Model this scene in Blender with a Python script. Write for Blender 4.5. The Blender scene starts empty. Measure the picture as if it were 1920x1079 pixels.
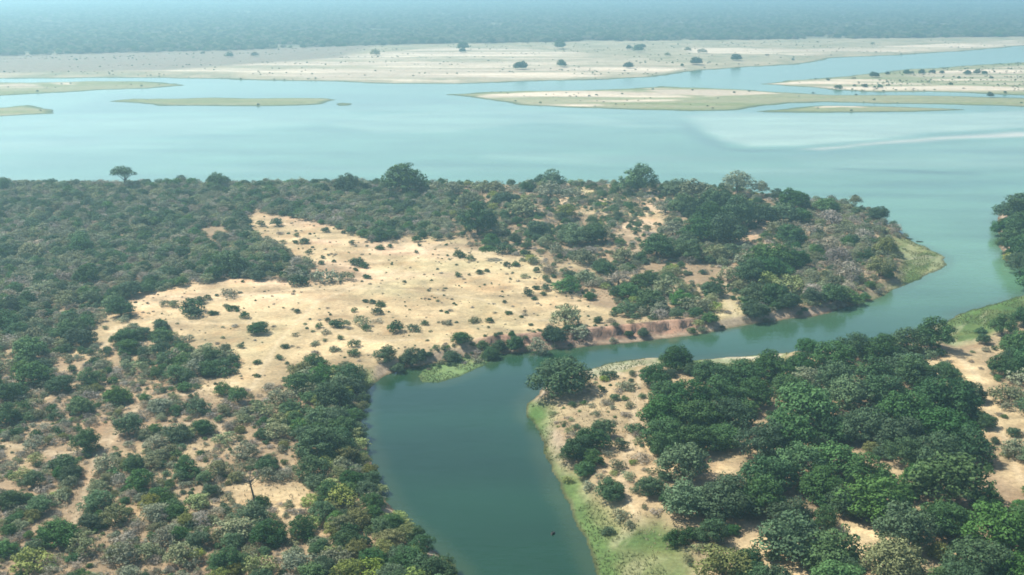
import bpy, math, random
import numpy as np
S = bpy.context.scene
COL = S.collection
R = math.radians

# ------------------------------------------------------------------ camera, sky, sun, exposure
CAM_H, PITCH, FPX = 130.0, math.atan2(580.0, 2059.0), 2059.0     # photo is 1920x1079
cd = bpy.data.cameras.new('camera'); cam = bpy.data.objects.new('camera', cd); COL.objects.link(cam)
cam.location = (0, 0, CAM_H); cam.rotation_euler = (R(90) - PITCH, 0, 0)
cd.sensor_width = 36.0; cd.lens = FPX / 1920.0 * 36.0; cd.clip_start = 1.0; cd.clip_end = 20000.0
S.camera = cam
SUN_EL = R(54); SUN_DIR = np.array([-math.cos(R(25)), math.sin(R(25))])   # towards the sun: left and a little behind
w = bpy.data.worlds.new('World'); S.world = w; w.use_nodes = True
nt = w.node_tree; bg = nt.nodes['Background']
sky = nt.nodes.new('ShaderNodeTexSky'); sky.sky_type = 'NISHITA'; sky.sun_disc = False
sky.sun_elevation = SUN_EL; sky.sun_rotation = math.atan2(SUN_DIR[0], SUN_DIR[1])
sky.altitude = 300; sky.dust_density = 1.5; sky.air_density = 1.0; sky.ozone_density = 2.0
nt.links.new(sky.outputs[0], bg.inputs[0]); bg.inputs[1].default_value = 0.11
ld = bpy.data.lights.new('sun', 'SUN'); ld.energy = 5.0; ld.angle = R(0.53); ld.color = (1.0, 0.96, 0.88)
sun = bpy.data.objects.new('sun', ld); COL.objects.link(sun)
ce = math.cos(SUN_EL)
from mathutils import Vector
sun.rotation_euler = Vector((SUN_DIR[0]*ce, SUN_DIR[1]*ce, math.sin(SUN_EL))).to_track_quat('Z', 'Y').to_euler()
S.view_settings.view_transform = 'Standard'; S.view_settings.look = 'None'
S.view_settings.gamma = 1.0; S.view_settings.exposure = 0.9
S.render.engine = 'CYCLES'
S.cycles.max_bounces = 5; S.cycles.diffuse_bounces = 2; S.cycles.glossy_bounces = 2
S.cycles.transmission_bounces = 2; S.cycles.volume_bounces = 0; S.cycles.transparent_max_bounces = 6
S.cycles.filter_width = 1.7

# ------------------------------------------------------------------ projection helpers
CP, SP = math.cos(PITCH), math.sin(PITCH)
def ground_at(px, py, z=0.0):
    """point of the horizontal plane z that the photo shows at pixel px,py"""
    px = np.asarray(px, float); py = np.asarray(py, float)
    a = (px - 960.0) / FPX; b = (py - 539.5) / FPX
    dy = CP - b * SP; dz = -(SP + b * CP)
    t = (z - CAM_H) / dz
    return a * t, dy * t
def to_px(x, y, z=0.0):
    dz = np.asarray(z, float) - CAM_H
    depth = y * CP - dz * SP
    up = y * SP + dz * CP
    return 960.0 + FPX * x / depth, 539.5 - FPX * up / depth
def scale_at(x, y, z=0.0):
    return FPX / (y * CP - (z - CAM_H) * SP)

def poly(s):
    v = [float(q) for q in s.replace('\n', ' ').replace(',', ' ').split()]
    return np.array(v).reshape(-1, 2)
def inside(P, X, Y):
    X = np.asarray(X, float); Y = np.asarray(Y, float)
    r = np.zeros(X.shape, bool); n = len(P)
    for i in range(n):
        x0, y0 = P[i]; x1, y1 = P[(i+1) % n]
        if y0 == y1: continue
        c = (y0 > Y) != (y1 > Y)
        r ^= c & (X < (x1-x0)*(Y-y0)/(y1-y0)+x0)
    return r
def dist_poly(P, X, Y, closed=True):
    d = np.full(np.shape(X), 1e12, np.float32); n = len(P)
    X = np.asarray(X, np.float32); Y = np.asarray(Y, np.float32)
    for i in range(n if closed else n-1):
        x0, y0 = P[i]; x1, y1 = P[(i+1) % n]
        ex, ey = x1-x0, y1-y0; L = ex*ex+ey*ey+1e-9
        t = np.clip(((X-x0)*ex+(Y-y0)*ey)/L, 0, 1)
        q = (X-x0-t*ex)**2+(Y-y0-t*ey)**2
        np.minimum(d, q, out=d)
    return np.sqrt(d)
def sstep(a, b, x):
    t = np.clip((x-a)/(b-a), 0, 1); return t*t*(3-2*t)
_rs = np.random.RandomState(5); _lat = _rs.rand(256, 256)
def noise(X, Y, s, o=0):
    x = X/s+o*17.3+1000; y = Y/s+o*9.1+1000
    xi = np.floor(x).astype(int); yi = np.floor(y).astype(int)
    fx = x-xi; fy = y-yi; fx = fx*fx*(3-2*fx); fy = fy*fy*(3-2*fy)
    g = lambda i, j: _lat[(xi+i) % 256, (yi+j) % 256]
    return (g(0,0)*(1-fx)+g(1,0)*fx)*(1-fy)+(g(0,1)*(1-fx)+g(1,1)*fx)*fy
def fbm(X, Y, s, o=0):
    return (noise(X,Y,s,o)+.5*noise(X,Y,s/2.1,o+1)+.25*noise(X,Y,s/4.3,o+2)+.12*noise(X,Y,s/9,o+3))/1.87
def gpoly(P, z=0.0):
    x, y = ground_at(P[:,0], P[:,1], z); return np.stack([x, y], 1)

# ------------------------------------------------------------------ shorelines (waterline)
PEN = poly('''-700 358 -300 354 0 351 200 351 400 351 600 351 800 352 950 351 1080 349 1200 350 1300 354 1400 363 1500 378
1580 386 1640 402 1680 432 1720 458 1750 471 1772 483 1772 497 1745 513 1705 528 1668 545 1640 563 1600 572 1540 590 1480 598 1420 605
1340 620 1285 632 1220 638 1150 646 1060 655 960 661 880 667 820 680 765 690 728 703 700 722 684 738 676 760 680 800 690 850 703 900 732 950
775 1000 820 1045 850 1079 905 1150 960 1230 -1600 1230''')
SPIT = poly('783 706 796 692 825 682 860 674 905 667 926 669 908 684 868 703 824 717 792 717')
RB = poly('''1165 1230 1125 1079 1104 1030 1085 980 1060 930 1042 880 1026 840 1014 805 988 780 988 758 1004 742 1012 728 1045 714 1090 697
1150 681 1220 671 1300 675 1380 669 1450 663 1500 664 1560 662 1640 648 1700 632 1750 612 1790 595 1820 584 1860 572 1920 556 2100 515 2600 480 3600 1230''')
ISL = poly('1876 395 1870 420 1872 445 1876 470 1890 492 1920 505 2100 520 2400 480 2400 400 2100 380 1930 378 1890 384')
FAR = poly('''-900 150 -500 147 0 147 130 147 200 146 300 147 430 149 560 152 700 156 850 158 1000 153 1100 150 1200 146 1260 139 1310 132 1400 127 1480 122
1530 117 1550 110 1650 105 1780 98 1850 92 1920 86 2400 70 3000 55 3000 -26 -1500 -26''')
BARS = [poly(s) for s in (
'-300 157 0 155 60 155 150 153 250 153 335 157 346 161 280 166 160 171 80 175 0 180 -300 194',
'208 190 250 186 400 184 600 185 623 188 602 196 500 199 300 199 258 194',
'-250 205 -40 203 0 202 50 198 98 207 96 213 0 218 -250 224',
'628 196 640 193 664 195 655 198 636 199',
'''826 178 880 175 980 171 1060 170 1180 167 1240 163 1330 165 1440 172 1560 178 1700 178 1850 183 2000 186 2400 190 2400 205 1920 201 1850 198
1750 196 1650 195 1560 192 1480 194 1430 198 1380 206 1300 209 1180 206 1060 201 980 197 920 188 880 182''',
'1418 209 1480 203 1540 198 1620 199 1760 203 1806 206 1700 210 1550 212 1440 211',
'''1428 158 1480 152 1560 146 1640 137 1720 130 1800 124 1920 117 2400 105 2400 182 1920 179 1850 176 1750 173 1640 173 1560 169 1500 163''')]
LANDS_PX = [PEN, SPIT, RB, ISL, FAR] + BARS
LANDS = [gpoly(p) for p in LANDS_PX]
CLIFF = gpoly(poly('950 663 1010 659 1075 652 1150 645 1220 637 1285 631'))
# grassy low verges
VERGES_PX = [poly(s) for s in (
'975 735 1040 760 1035 830 1060 870 1100 900 1130 950 1180 985 1240 975 1300 1010 1310 1060 1330 1230 1080 1230 1060 1079 950 850',
'1660 445 1800 440 1800 520 1640 575 1635 560 1670 530 1690 500 1668 470',
'1755 560 1960 520 2200 480 2200 590 1925 585 1880 620 1840 640 1790 655 1760 640',
'665 700 700 700 715 715 690 755 660 760',
'1090 670 1240 668 1480 655 1480 690 1300 700 1200 690 1100 715')]
VERGES = [gpoly(p, 1.0) for p in VERGES_PX]

POOL = gpoly(poly('1066 922 1082 918 1100 930 1122 948 1142 968 1158 992 1140 992 1112 976 1088 958 1072 940'), .3)
def inland(X, Y):
    """signed distance to the nearest waterline, + on land; and which land"""
    best = np.full(np.shape(X), -1e9, np.float32); which = np.zeros(np.shape(X), np.int32)
    wob = (fbm(X, Y, 9.0, 3)-.5)*3.2 + (fbm(X, Y, 38.0, 4)-.5)*np.clip((Y-800)/40, 2, 10) + (fbm(X*.35, Y, 26.0, 44)-.5)*np.clip((Y-950)/20, 0, 26)
    for i, P in enumerate(LANDS):
        d = dist_poly(P, X, Y)
        s = np.where(inside(P, X, Y), d, -d)
        m = s > best; best[m] = s[m]; which[m] = i
    return best + wob * np.where(which == 1, .5, 1), which
def verge(X, Y):
    g = np.zeros(np.shape(X))
    for P in VERGES:
        d = dist_poly(P, X, Y); g = np.maximum(g, sstep(-5, 5, np.where(inside(P, X, Y), d, -d)+(fbm(X,Y,12,9)-.5)*8))
    return g
def height(X, Y, full=False):
    X = np.asarray(X, float); Y = np.asarray(Y, float)
    s, which = inland(X, Y); v = verge(X, Y)
    dc = dist_poly(CLIFF, X, Y, False); c = np.exp(-(dc/11.0)**2)
    hi = (2.6 + 1.0*c)*sstep(-.5, 5.0, s)
    # cliff: steep scarp standing back from a talus slope
    sw = s+(fbm(X, Y, 5, 36)-.5)*3.5; hc = 1.3*sstep(-.5, 5, s)+.7*(fbm(X, Y, 3, 37)-.3)*sstep(1, 3, s)*sstep(9, 6, s) + 2.9*sstep(5.2, 6.6, sw) - 1.2*sstep(14, 45, s)
    hi = hi*(1-np.clip(c*1.6, 0, 1)) + hc*np.clip(c*1.6, 0, 1)
    lo = .25*sstep(-.6, 1.5, s) + 2.2*sstep(6, 40, s)
    bar = .25*sstep(-.6, 2, s) + .7*sstep(5, 30, s)
    h = hi*(1-v)+lo*v
    h = np.where((which == 1) | (which >= 5), bar, h)
    h = np.where(which == 4, .35*sstep(-.6, 2, s)+2.4*sstep(10, 90, s), h)
    h = h + np.where(s > 3, (fbm(X, Y, 26, 5)-.5)*1.1*sstep(3, 14, s)*np.where(which >= 5, .4, 1), 0)
    h = np.where(s < 0, -2.5*sstep(0, 12, -s)-.02, h)
    return (h, s, which, v, c) if full else h

# ------------------------------------------------------------------ materials
def mat(name, rough=.85, spec=.2):
    m = bpy.data.materials.new(name); m.use_nodes = True
    b = m.node_tree.nodes['Principled BSDF']; b.inputs['Roughness'].default_value = rough
    b.inputs['Specular IOR Level'].default_value = spec
    return m, m.node_tree, b
def N(t, k, **kw):
    n = t.nodes.new(k)
    for a, v in kw.items(): setattr(n, a, v)
    return n
def leaf_mat(name, col, var=.28, hue=.03, trans=.12, col2=None):
    m, t, b = mat(name, .7, .15)
    L = t.links
    oi = N(t, 'ShaderNodeObjectInfo'); tc = N(t, 'ShaderNodeTexCoord')
    nz = N(t, 'ShaderNodeTexNoise'); nz.inputs['Scale'].default_value = .75; nz.inputs['Detail'].default_value = 3
    L.new(tc.outputs['Object'], nz.inputs['Vector'])
    mx = N(t, 'ShaderNodeMix', data_type='RGBA')
    mx.inputs[6].default_value = (*col, 1); c2 = col2 or tuple(q*1.55 for q in col); mx.inputs[7].default_value = (*c2, 1)
    mr = N(t, 'ShaderNodeMapRange'); mr.inputs[1].default_value = .38; mr.inputs[2].default_value = .66
    L.new(nz.outputs[0], mr.inputs[0]); L.new(mr.outputs[0], mx.inputs[0])
    hs = N(t, 'ShaderNodeHueSaturation')
    a = N(t, 'ShaderNodeMapRange'); a.inputs[3].default_value = .5-hue; a.inputs[4].default_value = .5+hue
    L.new(oi.outputs['Random'], a.inputs[0]); L.new(a.outputs[0], hs.inputs['Hue'])
    mul = N(t, 'ShaderNodeMath', operation='MULTIPLY'); mul.inputs[1].default_value = 7.13
    fr = N(t, 'ShaderNodeMath', operation='FRACT'); L.new(oi.outputs['Random'], mul.inputs[0]); L.new(mul.outputs[0], fr.inputs[0])
    vv = N(t, 'ShaderNodeMapRange'); vv.inputs[3].default_value = 1-var; vv.inputs[4].default_value = 1+var
    L.new(fr.outputs[0], vv.inputs[0]); L.new(vv.outputs[0], hs.inputs['Value'])
    mul2 = N(t, 'ShaderNodeMath', operation='MULTIPLY'); mul2.inputs[1].default_value = 31.7
    fr2 = N(t, 'ShaderNodeMath', operation='FRACT'); L.new(oi.outputs['Random'], mul2.inputs[0]); L.new(mul2.outputs[0], fr2.inputs[0])
    sv = N(t, 'ShaderNodeMapRange'); sv.inputs[3].default_value = .72; sv.inputs[4].default_value = 1.15
    L.new(fr2.outputs[0], sv.inputs[0]); L.new(sv.outputs[0], hs.inputs['Saturation'])
    L.new(mx.outputs[2], hs.inputs['Color']); L.new(hs.outputs[0], b.inputs['Base Color'])
    tr = N(t, 'ShaderNodeBsdfTranslucent'); L.new(hs.outputs[0], tr.inputs[0])
    ms = N(t, 'ShaderNodeMixShader'); ms.inputs[0].default_value = trans
    L.new(b.outputs[0], ms.inputs[1]); L.new(tr.outputs[0], ms.inputs[2]); L.new(ms.outputs[0], t.nodes['Material Output'].inputs[0])
    return m
M = {
 'D': leaf_mat('evergreen_leaves', (.031,.072,.020), .22, .015),
 'G': leaf_mat('fresh_leaves', (.050,.100,.028), .24, .016),
 'S': leaf_mat('grey_green_leaves', (.135,.150,.074), .30, .025),
 'O': leaf_mat('olive_leaves', (.115,.125,.035), .2, .02),
 'F': leaf_mat('yellow_green_leaves', (.165,.20,.05), .2, .02),
 'B': leaf_mat('dry_twigs', (.19,.165,.115), .3, .02, .05),
}
def bark(name, col):
    m, t, b = mat(name, .9)
    nz = N(t, 'ShaderNodeTexNoise'); nz.inputs['Scale'].default_value = 3
    cr = N(t, 'ShaderNodeMix', data_type='RGBA'); cr.inputs[6].default_value = (*[q*.6 for q in col], 1); cr.inputs[7].default_value = (*[q*1.4 for q in col], 1)
    t.links.new(nz.outputs[0], cr.inputs[0]); t.links.new(cr.outputs[2], b.inputs['Base Color'])
    return m
M['wet'] = bark('wet_dark_wood', (.035,.032,.028)); M['bark'] = bark('bark', (.10,.085,.065)); M['grey'] = bark('bleached_wood', (.16,.14,.11))

def ground_mat():
    m, t, b = mat('soil_sand_and_grass', .95, .1); L = t.links
    at = N(t, 'ShaderNodeAttribute', attribute_name='tint'); geo = N(t, 'ShaderNodeNewGeometry')
    def nz(s, d=5, r=.6):
        n = N(t, 'ShaderNodeTexNoise'); n.inputs['Scale'].default_value = s; n.inputs['Detail'].default_value = d; n.inputs['Roughness'].default_value = r
        L.new(geo.outputs['Position'], n.inputs['Vector']); return n
    def rng(n, a, c, lo, hi):
        r = N(t, 'ShaderNodeMapRange'); r.inputs[1].default_value = a; r.inputs[2].default_value = c; r.inputs[3].default_value = lo; r.inputs[4].default_value = hi
        L.new(n.outputs[0], r.inputs[0]); return r
    a = rng(nz(.9), .3, .7, .72, 1.22); c = rng(nz(.13), .3, .7, .82, 1.16); e = rng(nz(4.0, 3), .3, .7, .82, 1.14)
    m1 = N(t, 'ShaderNodeMath', operation='MULTIPLY'); m2 = N(t, 'ShaderNodeMath', operation='MULTIPLY')
    L.new(a.outputs[0], m1.inputs[0]); L.new(c.outputs[0], m1.inputs[1]); L.new(m1.outputs[0], m2.inputs[0]); L.new(e.outputs[0], m2.inputs[1])
    vm = N(t, 'ShaderNodeVectorMath', operation='SCALE'); L.new(at.outputs['Color'], vm.inputs[0]); L.new(m2.outputs[0], vm.inputs['Scale'])
    # reddish patches
    rp = rng(nz(.07, 6), .52, .68, 0, .45)
    rd = N(t, 'ShaderNodeMix', data_type='RGBA', blend_type='MULTIPLY'); rd.inputs[7].default_value = (1.0, .78, .66, 1)
    L.new(rp.outputs[0], rd.inputs[0]); L.new(vm.outputs[0], rd.inputs[6])
    L.new(rd.outputs[2], b.inputs['Base Color'])
    bp = N(t, 'ShaderNodeBump'); bp.inputs['Strength'].default_value = .6; bp.inputs['Distance'].default_value = .35
    L.new(nz(1.4, 6).outputs[0], bp.inputs['Height']); L.new(bp.outputs[0], b.inputs['Normal'])
    return m
M['ground'] = ground_mat()
def water_mat():
    m, t, b = mat('river_water', .07, .5); L = t.links
    b.inputs['IOR'].default_value = 1.333
    at = N(t, 'ShaderNodeAttribute', attribute_name='tint'); geo = N(t, 'ShaderNodeNewGeometry')
    mp = N(t, 'ShaderNodeMapping'); mp.inputs['Scale'].default_value = (.35, 1.0, 1); L.new(geo.outputs['Position'], mp.inputs[0])
    n3 = N(t, 'ShaderNodeTexNoise'); n3.inputs['Scale'].default_value = .03; n3.inputs['Detail'].default_value = 5; L.new(mp.outputs[0], n3.inputs['Vector'])
    r = N(t, 'ShaderNodeMapRange'); r.inputs[1].default_value = .3; r.inputs[2].default_value = .7; r.inputs[3].default_value = .80; r.inputs[4].default_value = 1.18
    L.new(n3.outputs[0], r.inputs[0])
    vm = N(t, 'ShaderNodeVectorMath', operation='SCALE'); L.new(at.outputs['Color'], vm.inputs[0]); L.new(r.outputs[0], vm.inputs['Scale'])
    L.new(vm.outputs[0], b.inputs['Base Color'])
    mp2 = N(t, 'ShaderNodeMapping'); mp2.inputs['Scale'].default_value = (.45, 1.0, 1); mp2.inputs['Rotation'].default_value = (0, 0, .12); L.new(geo.outputs['Position'], mp2.inputs[0])
    n1 = N(t, 'ShaderNodeTexNoise'); n1.inputs['Scale'].default_value = .32; n1.inputs['Detail'].default_value = 6; n1.inputs['Roughness'].default_value = .62; L.new(mp2.outputs[0], n1.inputs['Vector'])
    bp = N(t, 'ShaderNodeBump'); bp.inputs['Strength'].default_value = .5; bp.inputs['Distance'].default_value = .22
    L.new(n1.outputs[0], bp.inputs['Height']); L.new(bp.outputs[0], b.inputs['Normal'])
    # breezy water is rougher than sheltered water
    rr = N(t, 'ShaderNodeMapRange'); rr.inputs[1].default_value = .35; rr.inputs[2].default_value = .65; rr.inputs[3].default_value = .01; rr.inputs[4].default_value = .05
    L.new(n3.outputs[0], rr.inputs[0]); L.new(rr.outputs[0], b.inputs['Roughness'])
    return m
M['water'] = water_mat()

# ------------------------------------------------------------------ mesh helpers
def tag(o, label=None, cat=None, group=None, kind=None):
    if label: o['label'] = label
    if cat: o['category'] = cat
    if group: o['group'] = group
    if kind: o['kind'] = kind
    return o
def raw_mesh(name, V, F, mats, tint=None, midx=None):
    me = bpy.data.meshes.new(name); F = np.asarray(F, np.int32)
    me.vertices.add(len(V)); me.vertices.foreach_set('co', np.asarray(V, np.float32).ravel())
    k = F.shape[1]
    me.loops.add(F.size); me.loops.foreach_set('vertex_index', F.ravel())
    me.polygons.add(len(F)); me.polygons.foreach_set('loop_start', np.arange(len(F), dtype=np.int32)*k)
    me.polygons.foreach_set('loop_total', np.full(len(F), k, np.int32))
    for m in mats: me.materials.append(m)
    if midx is not None: me.polygons.foreach_set('material_index', np.asarray(midx, np.int32))
    me.update(calc_edges=True)
    if tint is not None:
        a = me.attributes.new('tint', 'FLOAT_COLOR', 'POINT')
        c = np.ones((len(V), 4), np.float32); c[:, :3] = tint; a.data.foreach_set('color', c.ravel())
    return me
def link(name, me, parent=None):
    o = bpy.data.objects.new(name, me); COL.objects.link(o); o.parent = parent; return o

# ------------------------------------------------------------------ ground and water sheets
def fan(ny, nx, y0, y1, tmax):
    yy = y0*(y1/y0)**(np.linspace(0, 1, ny)); tt = np.linspace(-tmax, tmax, nx)
    X = yy[:, None]*tt[None, :]; Y = np.repeat(yy[:, None], nx, 1)
    i = np.arange(ny*nx).reshape(ny, nx)
    F = np.stack([i[:-1, :-1], i[:-1, 1:], i[1:, 1:], i[1:, :-1]], -1).reshape(-1, 4)
    return X.ravel(), Y.ravel(), F
CLEAR_PX = poly('''232 562 300 545 420 525 440 520 520 528 590 530 660 525 690 515 640 500 600 495 560 490 525 470 500 450 450 415 480 398 545 408 610 420 655 437 700 452
770 442 850 457 905 468 965 482 1000 505 1012 545 1060 552 1110 575 1120 592 1090 605 1010 618 940 630 860 640 790 655 700 672 640 685 560 695 500 722 470 738 438 728
400 712 430 690 440 665 400 655 350 652 325 610 270 602 240 590''')
PALE_PX = [CLEAR_PX] + [poly(s) for s in (
'1060 350 1200 352 1250 370 1260 400 1240 430 1180 430 1120 400 1060 390',
'1735 688 1790 664 1850 650 1858 720 1872 760 1905 800 1925 850 1925 900 1885 890 1862 850 1850 800 1830 760 1800 735',
'1050 720 1220 680 1300 690 1220 720 1190 800 1230 840 1220 880 1240 960 1200 960 1150 900 1140 860 1150 820 1060 800 1040 770',
'430 905 600 900 620 930 560 950 440 945', '1330 850 1400 850 1390 900 1340 900', '1400 1000 1450 1000 1440 1050 1400 1040',
'1650 870 1700 880 1690 900 1660 900', '1600 1000 1640 1000 1640 1040 1600 1040', '1340 560 1400 570 1400 620 1340 620', '150 620 240 590 250 640 150 660',
'1400 430 1440 430 1440 460 1400 460', '1710 1045 1790 1045 1790 1079 1700 1079')]
PALE = [gpoly(p, 3.0) for p in PALE_PX]
WHITE = [gpoly(poly(s), .5) for s in (
'-100 159 70 160 68 165 -100 168', '100 155 140 156 140 160 105 160', '0 214 95 210 93 215 0 219',
'890 181 1000 173 1100 171 1250 175 1300 186 1200 192 1100 200 1000 196 920 187', '1215 166 1400 170 1440 176 1330 181 1240 178',
'1440 158 1560 149 1640 150 1760 160 1920 165 1920 174 1700 172 1560 167', '1700 140 1920 125 1920 160 1760 155',
'-50 138 200 135 450 140 640 150 850 153 1000 149 1150 143 1260 134 1300 125 1200 110 1000 95 820 92 600 110 400 125 200 130',
'1280 92 1500 95 1700 88 1900 78 1920 84 1700 98 1500 105 1300 102', '1720 475 1760 475 1740 490 1715 498',
'1100 698 1220 676 1230 684 1120 706', '1310 678 1450 668 1440 674 1310 686', '1540 196 1610 196 1610 202 1540 201')]
BARE_PINK = [gpoly(poly(s), 1) for s in ('-200 110 700 88 640 110 300 135 -200 140',)]
TAN = np.array
# trodden game trails: photo polylines, all narrow and a little paler than the soil around them
FOREST = gpoly(poly('-1500 112 0 106 200 100 400 96 600 89 800 83 1000 80 1200 77 1400 75 1600 73 1920 69 3000 59 3000 -20 -1500 -20'), 2)
TRAILS = [gpoly(poly(t_), 3) for t_ in ('300 600 420 605 560 600 700 640 800 632 930 640', '470 730 520 640 600 560 720 520 800 470 830 450', '240 575 400 560 560 540 760 540 900 560 1010 600 1080 600',
 '1210 400 1230 440 1180 480 1100 500 1020 540', '1790 660 1830 700 1850 760 1890 830 1915 900', '1200 690 1190 760 1180 840 1165 900 1190 960 1240 1000',
 '0 830 120 850 260 800 400 790 520 900', '60 1079 140 980 180 860 260 760 440 715', '1380 600 1360 540 1372 470 1400 440', '190 660 220 610 300 590')]
def ground_tint(X, Y, h, s, which, v, c):
    n1 = fbm(X, Y, 30, 11)[:, None]; n2 = fbm(X, Y, 8, 12)[:, None]; n3 = fbm(X, Y, 90, 13)[:, None]
    base = TAN([.165,.12,.07])*(1-n1)*1.1 + TAN([.26,.185,.11])*n1*1.1                # woodland floor: tan soil and litter
    pale = TAN([.28,.20,.105])*(1-n2) + TAN([.45,.345,.19])*n2
    n4 = fbm(X*.5, Y, 34, 18)[:, None]; pinkk = .75*sstep(.46, .66, n4)*sstep(395, 470, Y)[:, None]
    pale = pale*(1-pinkk)+(TAN([.43,.275,.165])*(1-n2)+TAN([.53,.385,.25])*n2)*pinkk
    ba = fbm(X*.16, Y, 6, 19)[:, None]; pale = pale*(.88+.22*sstep(.3, .7, ba))*(.86+.28*sstep(.35, .65, fbm(X, Y, 11, 91)))[:, None]
    straw = TAN([.35,.31,.16])
    pale = pale*(1-.5*sstep(.45, .7, n3)) + straw*(.5*sstep(.45, .7, n3))
    p = np.zeros(len(X)); PW = [1]*len(PALE); PW[3] = .6; wob = (fbm(X, Y, 14, 14)-.5)*30
    for P, pw in zip(PALE, PW):
        d = dist_poly(P, X, Y); p = np.maximum(p, pw*sstep(-13, 5, np.where(inside(P, X, Y), d, -d)+wob))
    p = np.maximum(p, .42*sstep(.54, .68, fbm(X, Y, 17, 16))*(Y < 800)*(Y-X*.0 < 560))
    gt = sstep(.52, .66, fbm(X*.6, Y, 3.2, 28))*sstep(.40, .6, fbm(X, Y, 28, 29))          # small brown grass patches
    pale = pale*(1-.42*gt[:, None])+TAN([.17,.14,.085])*.42*gt[:, None]
    col = base*(1-p[:, None])+pale*p[:, None]
    far = (which == 4)[:, None]*1.0
    col = col*(1-far)+(TAN([.13,.145,.08])*(1-n1)+TAN([.36,.30,.20])*n1)*far
    for tr_ in TRAILS:
        d = dist_poly(tr_, X, Y, False)+(fbm(X, Y, 6, 71)-.5)*2.0; q = (.28*sstep(1.6, .4, d))[:, None]; col = col*(1-q)+TAN([.50,.40,.26])*q
    ff = (inside(FOREST, X, Y)*1.0)[:, None]; col = col*(1-ff)+(TAN([.10,.11,.065])*(1-n2)+TAN([.19,.17,.11])*n2)*ff      # leaf litter of the far wood
    # green verges and bars
    gr = TAN([.032,.078,.020])*(1-n2)+TAN([.105,.135,.042])*n2
    st = sstep(.52, .68, fbm(X-Y*.6, Y*.25, 5, 61))[:, None]; gr = gr*(1-.55*st)+TAN([.33,.32,.18])*.45*st
    gr = gr*(1-.5*sstep(.5, .75, n1))+TAN([.21,.20,.09])*(.5*sstep(.5, .75, n1))
    gv = (v*sstep(34, 16, s-8*(n2[:, 0]-.5)))[:, None]
    col = col*(1-gv)+gr*gv
    isb = ((which == 1) | (which >= 5))[:, None]
    bar = TAN([.12,.155,.06])*(1-n2)+TAN([.20,.205,.10])*n2
    n2b = sstep(.35, .65, fbm(X*.15, Y, 24, 97))[:, None]; bar = bar*(1-.5*n2b)+TAN([.26,.235,.15])*.5*n2b
    gl = (v*sstep(.2, 1, s)*sstep(6.5, 3, s+(n2[:, 0]-.5)*3)*(which == 2)*.75)[:, None]; col = col*(1-gl)+TAN([.075,.135,.035])*gl
    col = np.where(isb, np.where((which == 1)[:, None], TAN([.085,.155,.048])*(1-n2)+TAN([.17,.225,.09])*n2, bar), col)
    wm = np.zeros(len(X)); ww = (fbm(X*.35, Y, 14, 15)-.5)
    for P in WHITE:
        d = dist_poly(P, X, Y); k = np.clip((Y-400)/900, .12, 1)
        wm = np.maximum(wm, sstep(-10*1, 6, (np.where(inside(P, X, Y), d, -d)+ww*30)/k*1.0))
    wm = wm[:, None]*(.15+.85*sstep(.36, .60, fbm(X*.12, Y, 26, 34)))[:, None]
    col = col*(1-wm)+TAN([.46,.385,.28])*(.78+.35*sstep(.3,.7,fbm(X*.12, Y, 22, 33)))[:, None]*wm
    pk = np.zeros(len(X))
    for P in BARE_PINK:
        d = dist_poly(P, X, Y); pk = np.maximum(pk, sstep(-20, 20, np.where(inside(P, X, Y), d, -d)))
    pk = pk[:, None]; col = col*(1-pk)+(TAN([.21,.155,.12])*(1-n2)+TAN([.17,.17,.11])*n2)*pk
    # dark fringe of sedge on the far bars and the far shore
    fr = (sstep(11, 4, s)*sstep(850, 1000, Y)*.85)[:, None]
    col = col*(1-fr)+TAN([.07,.10,.05])*fr
    # red earth of the scarp
    rc = (np.clip(c*1.8, 0, 1)*sstep(1, 3, s)*sstep(10.5, 8.5, s))[:, None]
    col = col*(1-rc)+(TAN([.13,.085,.06])*(1-sstep(.35,.6,fbm(X,Y,3,35)))[:, None]+TAN([.33,.205,.135])*sstep(.35,.6,fbm(X,Y,3,35))[:, None])*rc
    bank = (sstep(.2, 1.2, s)*sstep(5.5, 3.0, s)*(1-v)*(Y < 760)*(which != 1)*.6)[:, None]*(1-rc)
    col = col*(1-bank)+TAN([.33,.25,.18])*bank
    wet = sstep(1.4, -.3, s)[:, None]
    col = col*(1-.65*wet)
    bed = sstep(0, -3, s)[:, None]
    return col*(1-bed)+TAN([.10,.11,.07])*bed
X, Y, F = fan(1250, 900, 130.0, 10500.0, .95)
h, s_, which, v_, c_ = height(X, Y, True)
tint = ground_tint(X, Y, h, s_, which, v_, c_)
V = np.stack([X, Y, h], 1)
fw = which[F[:, 0]]; fs = s_[F].max(1)
NAMES = {1: 'grass_spit', 3: 'island_ground'}
for b in list(range(5, 5+len(BARS))) + [1, 3, 0]:
    # every sandbank and grassy spit is its own piece; the rest is the ground
    if b == 0: sel = ~((((fw == 1) | (fw >= 5) | (fw == 3)) & (fs > -2)))
    else: sel = (fw == b) & (fs > -2)
    f = F[sel]; u, inv = np.unique(f, return_inverse=True)
    me = raw_mesh('terrain', V[u], inv.reshape(-1, 4), [M['ground']], tint[u])
    me.polygons.foreach_set('use_smooth', np.ones(len(f), bool))
    o = link('ground' if b == 0 else NAMES.get(b, 'sandbank'), me); o['kind'] = 'structure'
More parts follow.
